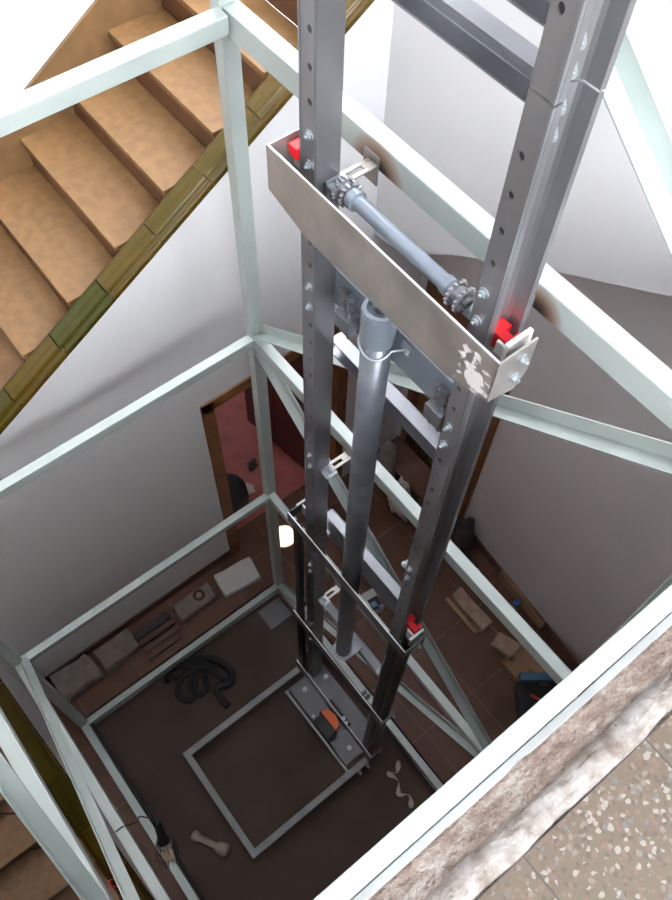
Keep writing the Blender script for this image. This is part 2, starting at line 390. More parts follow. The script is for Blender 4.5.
# winders turning the corner
zc = nz(-.82-.275*3)
n2 = lambda x: .98-.57*x
cz = n2(-.46)
for k in range(5):
    a0, a1 = math.pi+k*math.pi/10, math.pi+(k+1)*math.pi/10
    z = nz(-1.37)-.165*(k+1); bm = nb()
    ptf = lambda a: (-.62+.95*math.cos(a)*1.0, -1.9+.95*math.sin(a)) if True else 0
    prism(bm, [(-.50, -1.80), ptf(a0), ptf(a1)], (0, 0, z-.2), (1, 0, 0), (0, 1, 0), (0, 0, .2)); obj('step', bm, 'tread', st, .003)
for k in range(0, 10):
    x0 = -.50+.275*k; z = n2(x0)-.02
    if z < .05: break
    bm = nb()
    box(bm, x0, x0+.30, -2.84, -1.965, z-.03, z); box(bm, x0, x0+.275, -2.84, -1.965, max(z-.3, 0), z-.031)
    s = obj('step', bm, 'tread', st, .004)
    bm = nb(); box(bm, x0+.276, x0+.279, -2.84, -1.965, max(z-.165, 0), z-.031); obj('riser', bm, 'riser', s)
# front parapet wall (low) under its tile capping
bm = nb()
prism(bm, [(-.46, 0), (1.70, 0), (1.70, .04), (-.46, n2(-.46)+.02)], (0, -1.84, 0), (1, 0, 0), (0, 0, 1), (0, -.12, 0)); struct('wall_front_parapet', bm, 'wall')
bm = nb(); box(bm, XW, 3, -1.84, -1.828, 0, .09); struct('baseboard_front', bm, 'skirt')

# capping of ridged glazed tiles
def cap_prof():
    pr = []
    for k in range(25):
        t = k/24; a = math.pi*t
        r = .069+.0055*math.cos(a*6)
        pr.append((-r*math.cos(a), .001+r*math.sin(a)*.58))
    return [(-.074, -.014), (-.074, 0)]+[(a, b) for a, b in pr][1:-1]+[(.074, 0), (.074, -.014)]
def cap_tiles(par, start, d, n, ln, side):
    d = V(d).normalized(); side = V(side); up = side.cross(d)
    if up.z < 0: up = -up
    for k in range(n):
        bm = nb(); p = V(start)+d*ln*k
        prism(bm, cap_prof(), p+d*.003, side, up, d*(ln-.006)); 
        o = obj('cap_tile', bm, 'glaze', par, 0, False)
    bm = nb(); prism(bm, [(-.065, -.03), (.065, -.03), (.065, .014), (-.065, .014)], start, side, up, d*ln*n)
    obj('mortar_joint', bm, 'riser', par)
cp = thing('parapet_capping', (-.53, 0, 3.5), 'olive glazed tile capping sloping along the stair parapet', 'tiles')
y0 = -.96-.2765*7; cap_tiles(cp, (-.526, y0, capz(y0)+.012), (0, 1, .61), 15, .324, (1, 0, 0))
cp2 = thing('parapet_capping', (0, -1.9, 1), 'olive glazed tile capping on the low parapet at bottom left', 'tiles')
cap_tiles(cp2, (-.46, -1.90, n2(-.46)+.035), (1, 0, -.57), 7, .33, (0, 1, 0))

# ------------------------------------------------------------------ doors
dr = bpy.data.objects.new('door_1', None); COL.objects.link(dr); dr['kind'] = 'structure'
bm = nb()
box(bm, XW-.14, XW+.012, dy0-.07, dy0+.015, 0, dz+.07); box(bm, XW-.14, XW+.012, dy1-.015, dy1+.07, 0, dz+.07); box(bm, XW-.14, XW+.012, dy0-.07, dy1+.07, dz-.015, dz+.075)
obj('door_frame', bm, 'wood', dr, .004)
bm = nb(); A = Matrix.Translation((XW-.13, dy1-.06, 0)) @ Matrix.Rotation(math.radians(8), 4, 'Z')
box(bm, -.80, 0, -.04, 0, .01, 2.02, A)
leaf = obj('door_leaf', bm, 'darkwood', dr, .003)
bm = nb()
for z0, z1 in ((.15, .9), (1.05, 1.9)):
    for x0, x1 in ((-.72, -.44), (-.36, -.08)): box(bm, x0, x1, -.048, -.04, z0, z1, A)
obj('door_panel', bm, 'darkwood', leaf, .006)
bm = nb(); cyl(bm, A @ V((-.74, -.04, 1.0)), A @ V((-.74, -.09, 1.0)), .009); cyl(bm, A @ V((-.74, -.085, 1.0)), A @ V((-.62, -.085, 1.0)), .009)
obj('door_handle', bm, 'bolt', leaf)
dr = bpy.data.objects.new('door_2', None); COL.objects.link(dr); dr['kind'] = 'structure'
bm = nb()
box(bm, dx0-.02, dx0+.05, -.02, .12, 0, dzb, BW); box(bm, dx1-.12, dx1+.02, -.02, .12, 0, dzb, BW); box(bm, dx0-.02, dx1+.02, -.02, .12, dzb-.09, dzb+.03, BW)
obj('door_frame', bm, 'wood', dr, .004)
mid = (dx0+.05+dx1-.12)/2
for a, b in ((dx0+.05, mid-.004), (mid+.004, dx1-.12)):
    bm = nb(); box(bm, a, b, .03, .07, .01, dzb-.09, BW); lf = obj('door_leaf', bm, 'wood', dr, .003)
    bm = nb()
    for z0, z1 in ((.15, .95), (1.1, 1.9)): box(bm, a+.07, b-.07, .022, .031, z0, z1, BW)
    obj('door_panel', bm, 'wood', lf, .006)

# ------------------------------------------------------------------ lift tower: posts, crossbeams, braces
tw = thing('lift_tower_frame', (0, 0, -.12), 'pale green painted steel tower frame of box beams round the lift shaft', 'steel frame')
def member(name, f, m='paint', bevel=.004):
    bm = nb(); f(bm); return obj(name, bm, m, tw, bevel)
PX0, PX1 = -.068, -.016
member('post', lambda b: box(b, PX0, PX1, 0, .062, -.12, 6.5))
member('post', lambda b: box(b, PX0, PX1, D-.05, D+.01, -.12, 6.5))
member('post', lambda b: box(b, 1.91, 1.965, .004, .064, -.12, 6.5))
member('post', lambda b: box(b, 1.91, 1.965, D-.05, D+.01, -.12, 6.5))
burnt = mat_burnt([(.690, -.02, 4.585), (1.285, -.02, 4.60)], [.115, .085])
member('crossbeam', lambda b: box(b, PX1, 1.91, .008, .066, 4.595, L1), burnt)
member('crossbeam', lambda b: box(b, -.026, .032, D, .0, 4.62, L1))
burnt2 = mat_burnt([(.68, -.01, 3.04), (1.26, -.01, 3.04)], [.08, .05])
member('crossbeam', lambda b: box(b, PX1, 1.91, .0, .048, L2-.075, L2), burnt2)
member('crossbeam', lambda b: box(b, PX1, 1.91, .0, .048, L3-.06, L3))
member('crossbeam', lambda b: box(b, PX1, 1.91, .0, .05, -.06, L4))
for z, h in ((L2, .055), (L3, .05), (L4, .1)):
    member('crossbeam', lambda b: box(b, -.045, 0, D, 0, z-h, z))
for z in (L1, L2, L3, L4):
    member('crossbeam', lambda b: box(b, PX1, 1.91, D-.045, D+.01, z-.06, z))
member('crossbeam', lambda b: box(b, 1.940, 1.975, D, .004, 4.60, L1))
member('edge_strip', lambda b: box(b, 1.977, 1.993, D, YU, 4.58, 4.662), 'platform', .002)
for z in (L2, L3, L4): member('crossbeam', lambda b: box(b, 1.944, 1.975, D, .0, z-.06, z))
def angle(p0, p1, yb, a=.045, b=.045, t=.005, flip=1, m='paint'):
    """L angle brace in a plane of constant y; leg a stands across the axis, leg b points along -y at the lower edge"""
    p0, p1 = V((p0[0], yb, p0[1])), V((p1[0], yb, p1[1])); d = (p1-p0).normalized(); up = V((0, 1, 0)).cross(d)
    if up.z < 0: up = -up
    def f(bm): prism(bm, [(0, 0), (-b*flip, 0), (-b*flip, t), (-t*flip, t), (-t*flip, a), (0, a)], p0, (0, 1, 0), up, p1-p0)
    return member('diagonal_brace', f, m, 0)
angle((-.016, 3.13), (1.91, 4.60), .050, .050, .050)
angle((-.016, 6.17), (1.91, 4.70), .050, .055, .055)
angle((-.016, 3.02), (1.91, 1.60), .046, .055, .045)
angle((-.016, .02), (1.91, 1.44), .046, .05, .045)
angle((-.016, L1-.06), (1.91, L2), D-.002, .045, .05, .005, -1)
angle((-.016, L3), (1.91, L2-.06), D-.005, .03, .045, .005, -1, 'paint')
bm = nb(); torus(bm, (1.385, -1.665, 2.60), (.6, .35, 1), .022, .0025, 24, 6, .6)
tag(obj('ribbon_loop', bm, 'red'), 'small red wire loop on the shiny diagonal brace at bottom left', 'wire')

# ------------------------------------------------------------------ guide rails
HP = .0918; ZT = 6.4; ZB = -.10; CX = .955
def hole_strip(bm, x0, x1, y0, y1, z0, z1, cx, r, holes):
    """flange plate in the XZ plane, really pierced: a ring of quads round every hole"""
    seg = 12; cells = []; hs = sorted(h for h in holes if z0+r*1.6 < h < z1-r*1.6); edges = [z0]
    for a, b in zip(hs, hs[1:]): edges.append((a+b)/2)
    edges.append(z1)
    if not hs:
        box(bm, x0, x1, y0, y1, z0, z1); return
    # limit each cell to +-0.03, plain plate between
    for h, a, b in zip(hs, edges, edges[1:]):
        za, zb = max(a, h-.03), min(b, h+.03)
        if za > a+1e-5: box(bm, x0, x1, y0, y1, a, za)
        if zb < b-1e-5: box(bm, x0, x1, y0, y1, zb, b)
        ang = [2*math.pi*(k+.5)/seg for k in range(seg)]
        O = []
        for t in ang:
            c, s = math.cos(t), math.sin(t); k = min((x1-cx if c > 0 else cx-x0)/max(abs(c), 1e-6), (zb-h if s > 0 else h-za)/max(abs(s), 1e-6))
            O.append((cx+c*k, h+s*k))
        # pull to the true corners
        for X, Z in ((x0, za), (x0, zb), (x1, za), (x1, zb)):
            i = min(range(seg), key=lambda q: (O[q][0]-X)**2+(O[q][1]-Z)**2); O[i] = (X, Z)
        ro = []
        for yy in (y0, y1):
            ro.append(([bm.verts.new((a_, yy, b_)) for a_, b_ in O], [bm.verts.new((cx+r*math.cos(t), yy, h+r*1.15*math.sin(t))) for t in ang]))
        for q in range(seg):
            q2 = (q+1) % seg
            for A, B in ro: bm.faces.new((A[q], A[q2], B[q2], B[q]))
            bm.faces.new((ro[0][1][q], ro[0][1][q2], ro[1][1][q2], ro[1][1][q]))
            bm.faces.new((ro[0][0][q], ro[1][0][q], ro[1][0][q2], ro[0][0][q2]))
def rail(side, label):
    s = side; X = lambda a: CX+s*a
    t = thing('guide_rail', (X(.31), -.14, ZB), label, 'lift rail')
    holes = [4.407+HP*k for k in range(-46, 22)]
    skip = {round(4.221, 2), round(4.131, 2), 4.77, 4.68}
    H = [h for h in holes]
    bolts = [4.775, 4.683, 4.225, 4.133, 3.21, 3.12, 2.06, 1.97, .9, .8]
    H = [h for h in H if min(abs(h-b) for b in bolts) > .035 and not (5.19 < h < 5.39)]
    joints = [2.42, 5.268]; BZ = (5.358, 5.306, 5.238, 5.182)
    zs = [ZB]+joints+[ZT]
    for i in range(3):
        z0, z1 = zs[i]+(.003 if i else 0), zs[i+1]-(.003 if i < 2 else 0)
        bm = nb(); a, b = sorted((X(.288), X(.339)))
        hole_strip(bm, a, b, -.182, -.177, z0, z1, X(.306), .0085, H)
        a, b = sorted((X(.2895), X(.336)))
        bk = nb(); box(bk, a, b, -.1765, -.1735, z0+.01, z1-.01)  # black strip added behind the flange so its holes look shaded
        a, b = sorted((X(.284), X(.289))); box(bm, a, b, -.180, -.102, z0, z1)
        sec = obj('rail_section', bm, 'rail', t); obj('hole_shade_strip', bk, 'black', sec)
        # folded guide: near lip, round nose, back flange
        path = [(.338, -.179), (.343, -.174), (.343, -.160), (.334, -.156), (.322, -.150), (.314, -.140), (.311, -.126), (.313, -.112), (.320, -.100), (.330, -.095), (.362, -.094), (.364, -.085)]
        bm = nb(); sheet(bm, [(X(p), q) for p, q in path], .004, (0, 0, z0), (1, 0, 0), (0, 1, 0), (0, 0, z1-z0)); 
        o = obj('guide_profile', bm, 'rail', sec)
        bm = nb(); a, b = sorted((X(.339), X(.3445))); box(bm, a, b, -.1845, -.176, z0, z1); obj('lip', bm, 'galv', sec)
    for z in bolts:
        bm = nb(); bolt(bm, (X(.306), -.182, z), (0, -1, 0), .0095, .009); obj('bolt', bm, 'bolt', t)
    for dz_ in BZ:
        bm = nb(); bolt(bm, (X(.319), -.140, dz_), (s*1, -.35, 0), .0115, .013); obj('bolt', bm, 'bolt', t)
    return t
rail(-1, 'left perforated steel guide rail beside the tower corner post')
rail(1, 'right perforated steel guide rail with bolted splice and open folded side')

# ------------------------------------------------------------------ C-channel spacers between the rails
labs = {5.217: 'grey steel channel crossing the white wall at top, lower of the upper pair', 5.367: 'grey channel cut by the top edge, upper of the upper pair', 3.865: 'single grey channel between the rails behind the middle of the cylinder', 2.49: 'grey channel low between the rails, upper of the lower pair', 2.37: 'grey channel low between the rails, lower of the lower pair', 1.222: 'grey channel between the rails carrying the foot of the cylinder'}
for z, lb in labs.items():
    bm = nb(); path = [(-.081, z-.0025), (-.035, z-.0025), (-.0305, z-.007), (-.0305, z-.065), (-.035, z-.0695), (-.081, z-.0695)]
    sheet(bm, path, .0055, (.625, 0, 0), (0, 1, 0), (0, 0, 1), (.628, 0, 0))
    tag(obj('channel_spacer', bm, 'galv'), lb, 'steel channel', 'channel spacers between the guide rails')

# ------------------------------------------------------------------ cross plate with chain anchors
cpz0, cpz1 = 4.115, 4.295
t = thing('cross_plate', (.955, -.1, cpz0), 'dark grey cross plate bolted between the rails behind the cylinder head', 'plate')
bm = nb(); box(bm, .668, 1.242, -.104, -.098, cpz0, cpz1); box(bm, .668, 1.242, -.120, -.098, cpz1-.002, cpz1+.004); obj('plate', bm, 'greypaint', t, .001)
for cx in (.757, 1.172):
    bm = nb(); box(bm, cx-.034, cx+.034, -.150, -.105, 4.10, 4.165)
    box(bm, cx-.04, cx+.04, -.106, -.100, 4.08, 4.2)
    an = obj('chain_anchor', bm, 'galv', t, .004)
    for dx in (-.018, .018):
        bm = nb(); p = V((cx+dx, -.130, 4.165)); cyl(bm, p+V((0, 0, -.1)), p+V((0, 0, .02)), .0075, 6); cyl(bm, p+V((0, 0, .02)), p+V((0, 0, .035)), .005)
        box(bm, p.x-.0075, p.x+.0075, p.y-.009, p.y+.009, 4.195, 4.262)
        cyl(bm, (p.x-.012, p.y, 4.215), (p.x+.012, p.y, 4.215), .0055); cyl(bm, (p.x-.012, p.y, 4.243), (p.x+.012, p.y, 4.243), .0055)
        cyl(bm, (p.x, p.y, 4.10), (p.x, p.y, 4.065), .006); cyl(bm, (p.x, p.y, 4.095), (p.x, p.y, 4.085), .0095, 6)
        obj('eye_bolt', bm, 'chrome', an, .001)

# ------------------------------------------------------------------ hydraulic cylinder
pc = V((.928, -.158, 0)); pr = .0455
t = thing('hydraulic_cylinder', (pc.x, pc.y, 1.225), 'grey vertical hydraulic cylinder standing between the two rails', 'cylinder')
bm = nb(); lathe(bm, (pc.x, pc.y, 1.232), (0, 0, 1), [(pr, 0), (pr, 3.02)], 36); obj('barrel', bm, 'pipe', t, 0, True)
bm = nb(); lathe(bm, (pc.x, pc.y, 4.248), (0, 0, 1), [(pr-.002, 0), (pr+.006, .004), (pr+.007, .12), (pr+.003, .135), (pr-.008, .137), (pr-.010, .11), (.02, .108)], 36); obj('head_collar', bm, 'greypaint', t, 0, False)
bm = nb(); lathe(bm, (pc.x, pc.y, 4.38), (0, 0, 1), [(.021, 0), (.021, .16)], 24); obj('piston_rod', bm, 'chrome', t, 0, True)
bm = nb(); box(bm, pc.x-.06, pc.x+.06, pc.y-.035, -.06, 1.222, 1.232); lathe(bm, (pc.x, pc.y, 1.232), (0, 0, 1), [(pr+.012, 0), (pr+.012, .012), (pr+.001, .014)], 32); obj('foot_flange', bm, 'galv', t, .001)
bm = nb(); pts = [V((pc.x+(pr+.006)*math.cos(a), pc.y+(pr+.006)*math.sin(a), 4.222+.012*math.sin(a*2))) for a in [math.radians(v_) for v_ in range(165, 385, 10)]]
pts = [V((pc.x-.055, -.108, 4.22))]+pts+[V((pc.x+.075, -.112, 4.235))]
tube(bm, pts, .0042, 8); obj('strap_bolt', bm, 'bolt', t, 0, True)
bm = nb(); bolt(bm, (pc.x-.052, -.150, 4.232), (-.5, -.6, .3), .010, .012); obj('strap_nut', bm, 'bolt', t); bm = nb(); bolt(bm, (pc.x+.085, -.112, 4.235), (.3, -.8, .3), .009, .010); box(bm, pc.x+.055, pc.x+.098, -.112, -.105, 4.215, 4.262); obj('strap_nut', bm, 'bolt', t)

# ------------------------------------------------------------------ upper chain yoke with sprocket shaft
YX0, YX1 = .553, 1.392
def shoe(par, side, z1, h=.06):
    """red nylon U shoe riding the back flange, in its steel clip"""
    s = side; X = lambda a: CX+s*a
    bm = nb()
    prism(bm, [(X(.318), -.152), (X(.318), -.106), (X(.350), -.106), (X(.350), -.125), (X(.372), -.125), (X(.372), -.106), (X(.392), -.106), (X(.392), -.152)], (0, 0, z1-h), (1, 0, 0), (0, 1, 0), (0, 0, h))
    obj('guide_shoe', bm, 'red', par, .002)
def yoke(name, ztop, h, label, m, dip=.045, shoes=True, par=None, drop=None):
    if par is None: par = thing(name, (CX, -.24, ztop-h), label, 'lift yoke')
    zt, zb = ztop, ztop-h; bm = nb()
    prism(bm, [(YX0, zb+dip), (YX0+.16, zb), (YX1-.14, zb), (YX1, zb+dip), (YX1, zt), (YX0, zt)] if dip else [(YX0, zb), (YX1, zb), (YX1, zt), (YX0, zt)], (0, -.246, 0), (1, 0, 0), (0, 0, 1), (0, .006, 0))
    fp = obj('front_plate', bm, m, par, .0015)
    bm = nb(); box(bm, YX0+.003, YX1-.003, -.2455, -.2405, zt-.0005, zt+.0025); obj('plate_edge', bm, 'edge', fp)
    for s in (-1, 1):
        x = YX0 if s < 0 else YX1-.006; bm = nb(); yb = -.128
        prism(bm, [(-.246, zb+dip), (yb-.028, zb+.01+dip*.2), (yb, zb+.075 if h > .12 else zb), (yb, zt), (-.246, zt)], (x, 0, 0), (0, 1, 0), (0, 0, 1), (.006, 0, 0))
        ep = obj('end_plate', bm, m if m != 'scraped' else 'yoke', par, .0015)
        bm = nb(); xo = x if s < 0 else x+.006
        for yy, zz in ((-.165, zt-.045), (-.175, zt-.105)):
            if zz > zb+.01: bolt(bm, (xo, yy, zz), (s, 0, 0), .010, .010)
        if len(bm.verts): obj('bolt', bm, 'bolt', ep)
        else: bm.free()
        if not shoes: continue
        bm = nb(); xa = CX+s*.398; a, b = sorted((xa, xa+s*.012)); box(bm, a, b, -.19, -.112, zt-.08, zt-.012 if h > .12 else zt)
        a, b = sorted((CX+s*.36, xa+s*.012)); box(bm, a, b, -.166, -.158, zt-.10, zt-.06 if h > .12 else zt-.012)
        obj('shoe_holder', bm, 'whitebox' if shoes and h > .12 else 'edge', ep, .001)
        if shoes: shoe(par, s, zt-(.062 if h > .12 else .0), .05)
    return par
yk = yoke('chain_yoke', 4.712, .19, 'large bent steel yoke plate around both rails at the cylinder head', 'scraped')
bm = nb(); box(bm, .568, .604, -.190, -.156, 4.665, 4.700); obj('guide_shoe', bm, 'red', yk, .003)
sz, sy = 4.655, -.148
bm = nb(); cyl(bm, (.755, sy, sz), (1.158, sy, sz), .0205, 28); sh = obj('sprocket_shaft', bm, 'greypaint', yk, 0, False)
bm = nb(); cyl(bm, (.778, sy, sz), (.800, sy, sz), .028, 28); obj('shaft_collar', bm, 'greypaint', sh)
bm = nb(); cyl(bm, (1.122, sy, sz), (1.143, sy, sz), .024, 28); obj('shaft_collar', bm, 'greypaint', sh)
def sprocket(x, r, par):
    bm = nb(); n = 15; prof = []
    for k in range(n):
        for f, rr in ((0, .86), (.25, .86), (.42, 1.06), (.58, 1.06), (.75, .86)):
            a = 2*math.pi*(k+f)/n; prof.append((rr*r*math.cos(a), rr*r*math.sin(a)))
    prism(bm, prof, (x-.004, sy, sz), (0, 1, 0), (0, 0, 1), (.008, 0, 0)); obj('sprocket', bm, 'chrome', par, .0008)
for x in (.742, .768, 1.158, 1.186): sprocket(x, .0345, sh)
bm = nb(); cyl(bm, (.738, sy, sz), (.775, sy, sz), .024, 20); obj('sprocket_hub', bm, 'galv', sh)
bm = nb(); cyl(bm, (1.15, sy, sz), (1.192, sy, sz), .024, 20)
lathe(bm, (1.192, sy, sz), (1, 0, 0), [(.014, 0), (.014, .012), (.008, .013), (.008, .002)], 20); obj('sprocket_hub', bm, 'galv', sh)

# ------------------------------------------------------------------ carriage: three lower yokes, black side bars, platform frame
cg = thing('platform_carriage', (CX, -.24, -.05), 'dark steel lift carriage low on the rails with its square platform frame', 'lift carriage')
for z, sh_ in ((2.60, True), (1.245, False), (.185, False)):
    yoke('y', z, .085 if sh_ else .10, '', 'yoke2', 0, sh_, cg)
for s in (-1, 1):
    a, b = sorted((CX+s*.335, CX+s*.378)); bm = nb(); box(bm, a, b, -.236, -.205, .02, 2.52); obj('side_bar', bm, 'black', cg, .002)
for s, y1 in ((-1, -.246), (1, -.246)):
    x = .556 if s < 0 else 1.346; bm = nb(); box(bm, x, x+.046, -1.226, y1, -.02, .02); obj('platform_beam', bm, 'platform', cg, .004)
bm = nb(); box(bm, .556, 1.392, -1.228, -1.182, -.021, .021); obj('platform_beam', bm, 'platform', cg, .004)
for z, x in ((1.245, .66), (1.245, 1.19), (.66, 1.14)):
    if z < 1: continue
    bm = nb()
    for dx in (0, .03): box(bm, x+dx, x+dx+.016, -.236, -.205, z-.05, z+.02); cyl(bm, (x+dx+.008, -.22, z+.02), (x+dx+.008, -.22, z+.035), .006)
    obj('chain_clamp', bm, 'yoke2', cg, .001)
bm = nb(); cyl(bm, (.640, -.405, -.03), (1.345, -.400, -.03), .010, 12); obj('tie_rod', bm, 'bolt', cg, 0, False)
bm = nb()
for x in (.645, 1.335): cyl(bm, (x, -.402, -.03), (x+.015, -.402, -.03), .018, 6)
obj('rod_nut', bm, 'bolt', cg)
bm = nb()
for p in ((1.392, -.27, .0), (1.392, -.34, -.0)): bolt(bm, p, (1, 0, 0), .012, .02)
obj('bolt', bm, 'bolt', cg)

# base plate and the safety device
t = thing('base_plate', (CX, -.2, -.12), 'grey steel base plate on the pit floor between the rail feet', 'base plate')
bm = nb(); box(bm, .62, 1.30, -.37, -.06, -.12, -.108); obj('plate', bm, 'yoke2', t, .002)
bm = nb()
for p in ((.70, -.28), (1.22, -.28), (.72, -.1), (1.2, -.1)): bolt(bm, (p[0], p[1], -.108), (0, 0, 1), .013, .012)
obj('bolt', bm, 'bolt', t)
t = thing('safety_valve_unit', (1.0, -.30, -.10), 'black and orange valve unit on the base plate between the rails', 'valve')
bm = nb(); box(bm, .93, 1.09, -.385, -.295, -.108, -.02); obj('body', bm, 'black', t, .004)
bm = nb(); prism(bm, [(.90, -.30), (.925, -.245), (.99, -.225), (1.06, -.245), (1.085, -.30)], (0, 0, -.108), (1, 0, 0), (0, 1, 0), (0, 0, .07)); obj('orange_cover', bm, 'orange', t, .006)
bm = nb(); box(bm, .885, 1.11, -.222, -.18, -.108, -.03); obj('bracket', bm, 'black', t, .003)
bm = nb(); cyl(bm, (.90, -.355, -.108), (.90, -.355, -.05), .012); cyl(bm, (1.05, -.20, -.03), (1.05, -.20, -.005), .014); cyl(bm, (1.085, -.20, -.03), (1.085, -.20, -.005), .010); obj('fitting', bm, 'bolt', t)

# ------------------------------------------------------------------ rail brackets to the tower
def bracket(s, ztop, h, yb, label):
    X = lambda a: CX+s*a
    t = thing('rail_bracket', (X(.29), yb-.02, ztop-h), label, 'bracket', 'brackets holding the rails to the tower')
    bm = nb(); a, b = sorted((X(.315), X(.255))); box(bm, a, b, yb-.006, yb, ztop-.135, ztop-.04); 
    obj('weld_plate', bm, 'yoke', t, .002)
    bm = nb(); z = ztop-.062
    # slotted arm: flat bar with a slot (two strips and two ends)
    a0, a1 = sorted((X(.250), X(.292))); m0, m1 = sorted((X(.264), X(.278)))
    ya, ye = yb-.006, -.125
    box(bm, a0, m0, ye, ya, z, z+.005); box(bm, m1, a1, ye, ya, z, z+.005); box(bm, m0, m1, ye, ye+.03, z, z+.005); box(bm, m0, m1, ya-.04, ya, z, z+.005)
    box(bm, a0, a1, ya-.006, ya, z-.04, z+.005)
    obj('arm', bm, 'yoke', t, .001)
    bm = nb(); a0, a1 = sorted((X(.235), X(.281))); box(bm, a0, a1, -.150, -.095, z-.007, z); box(bm, *sorted((X(.276), X(.2835))), -.15, -.095, z-.04, z+.01); obj('rail_clip', bm, 'bolt', t, .001)
    bm = nb(); bolt(bm, (X(.262), -.112, z+.005), (0, 0, 1), .0115, .012); bolt(bm, (X(.244), -.140, z), (0, 0, 1), .0095, .010); bolt(bm, (X(.2765), -.11, z-.02), (-s, 0, 0), .009, .008); obj('bolt', bm, 'bolt', t)
nm = {L1: 'at the top crossbeam, beside the sprocket', L2: 'at the second crossbeam down', L3: 'at the third crossbeam down', .5: 'near the pit'}
for z, h, yb in ((L1, .085, .008), (L2, .075, 0), (L3, .06, 0)):
    bracket(-1, z, h, yb, 'slotted steel bracket on the left rail ' + nm[z])
    bracket(1, z, h, yb, 'slotted steel bracket on the right rail ' + nm[z])

# ------------------------------------------------------------------ loose things on the floor
def rough_block(name, x0, x1, y0, y1, z0, z1, m, label, cat, rot=0, seed=1, group=None, jit=.012, kind=None):
    bm = nb(); box(bm, x0, x1, y0, y1, z0, z1)
    bmesh.ops.bevel(bm, geom=list(bm.edges), offset=.008, segments=1, affect='EDGES')
    bmesh.ops.subdivide_edges(bm, edges=bm.edges, cuts=3, use_grid_fill=True)
    c = V(((x0+x1)/2, (y0+y1)/2, 0)); R = Matrix.Rotation(rot, 3, 'Z')
    for v_ in bm.verts:
        n = noise.noise_vector(v_.co*11+V((seed, 0, 0)))*jit; n.z *= .5
        if v_.co.z < z0+.001: n.z = 0
        v_.co = c+R @ (v_.co+n-c)
    return tag(obj(name, bm, m), label, cat, group)
G = 'old stone pieces laid along the left wall'
rough_block('stone_slab', -.42, -.22, -1.68, -1.38, 0, .12, 'slabstone', 'grey stone slab with rounded corners at the left end of the row by the wall', 'stone', 0, 1, G, .03)
rough_block('stone_slab', -.41, -.235, -1.35, -1.06, 0, .10, 'slabstone', 'rough grey stone slab second from the left in the row by the wall', 'stone', .03, 5, G)
t = thing('plank_stack', (-.28, -.9, 0), 'stack of short dark offcuts between the stone slabs by the left wall', 'wood')
for k, (a, b, z) in enumerate(((-.37, -.305, 0), (-.30, -.245, 0), (-.235, -.19, 0), (-.36, -.31, .035), (-.29, -.24, .035), (-.34, -.28, .07), (-.165, -.13, 0))):
    bm = nb(); o_ = random.uniform(-.02, .02); box(bm, a, b, -1.05+o_, -.76+o_, z, z+.033); obj('offcut', bm, 'darkcloth' if k % 2 else 'skirt', t, .003)
t = thing('socket_slab', (-.29, -.55, 0), 'stone piece with a round dark hole in its top, by the left wall', 'stone')
rb = rough_block('slab', -.36, -.215, -.72, -.40, 0, .085, 'slabstone', '', '', 0, 9, None); del rb['label']; del rb['category']; rb.parent = t; rb.matrix_parent_inverse = Matrix.Translation(-t.location)
bm = nb(); cyl(bm, (-.30, -.51, .084), (-.30, -.51, .092), .055, 28); d_ = obj('ring', bm, 'card', t)
bm = nb(); torus(bm, (-.30, -.51, .093), (0, 0, 1), .035, .011, 28, 8); obj('ring_groove', bm, 'black', d_)
rough_block('stone_slab', -.355, -.16, -.345, -.04, 0, .07, 'whitebox', 'pale clean slab at the right end of the row, near the doorway', 'stone', -.12, 12, G, .008)
# hose tangle
bm = nb()
z = -.095
tube(bm, bez([(-.02, -.95, z), (.02, -.80, z), (.12, -.68, z+.02), (.25, -.63, z), (.33, -.68, z), (.30, -.78, z), (.38, -.80, z), (.46, -.79, z)]), .026, 10)
tube(bm, bez([(.0, -.90, z+.03), (.10, -.86, z+.04), (.20, -.90, z), (.26, -.97, z), (.20, -1.03, z), (.12, -1.0, z), (.08, -.92, z+.02), (.04, -.82, z+.03), (.12, -.74, z+.045), (.24, -.72, z+.04)]), .022, 10)
tube(bm, bez([(.05, -1.04, z+.02), (-.0, -1.0, z), (.02, -.88, z+.045), (.13, -.80, z+.06), (.25, -.83, z+.02), (.27, -.90, z+.02), (.19, -.93, z+.04), (.13, -.88, z+.05)]), .020, 10)
tube(bm, bez([(-.02, -.98, z), (.06, -.98, z+.01), (.1, -.9, z+.03), (.13, -.78, z+.08), (.30, -.70, z+.035)]), .02, 10)
tag(obj('hose', bm, 'rubber', None, 0, True), 'tangle of black rubber hose on the pit floor', 'hose')
bm = nb(); box(bm, .01, .19, -.21, -.01, -.12, -.115); tag(obj('square_plate', bm, 'yoke2', None, .001), 'square grey foot plate in the pit corner below the doorway', 'plate')
bm = nb(); box(bm, .01, .19, -1.62, -1.47, -.12, -.115); tag(obj('square_plate', bm, 'pit', None, .001), 'square grey foot plate in the left front corner of the pit', 'plate')
bm = nb(); cyl(bm, (.0, -.3, -.12), (.0, -.3, -.09), .014, 12); 
bm.free()
# bone-like plastic fitting
bm = nb(); lathe(bm, (1.01, -1.46, -.085), (.24, .13, 0), [(.022, 0), (.034, .012), (.034, .04), (.024, .055), (.023, .17), (.032, .185), (.042, .20), (.044, .245), (.036, .262), (.02, .27)], 22)
tag(obj('drain_fitting', bm, 'ivory', None, 0, True), 'ivory plastic pipe fitting lying in the pit outside the platform frame', 'pipe')
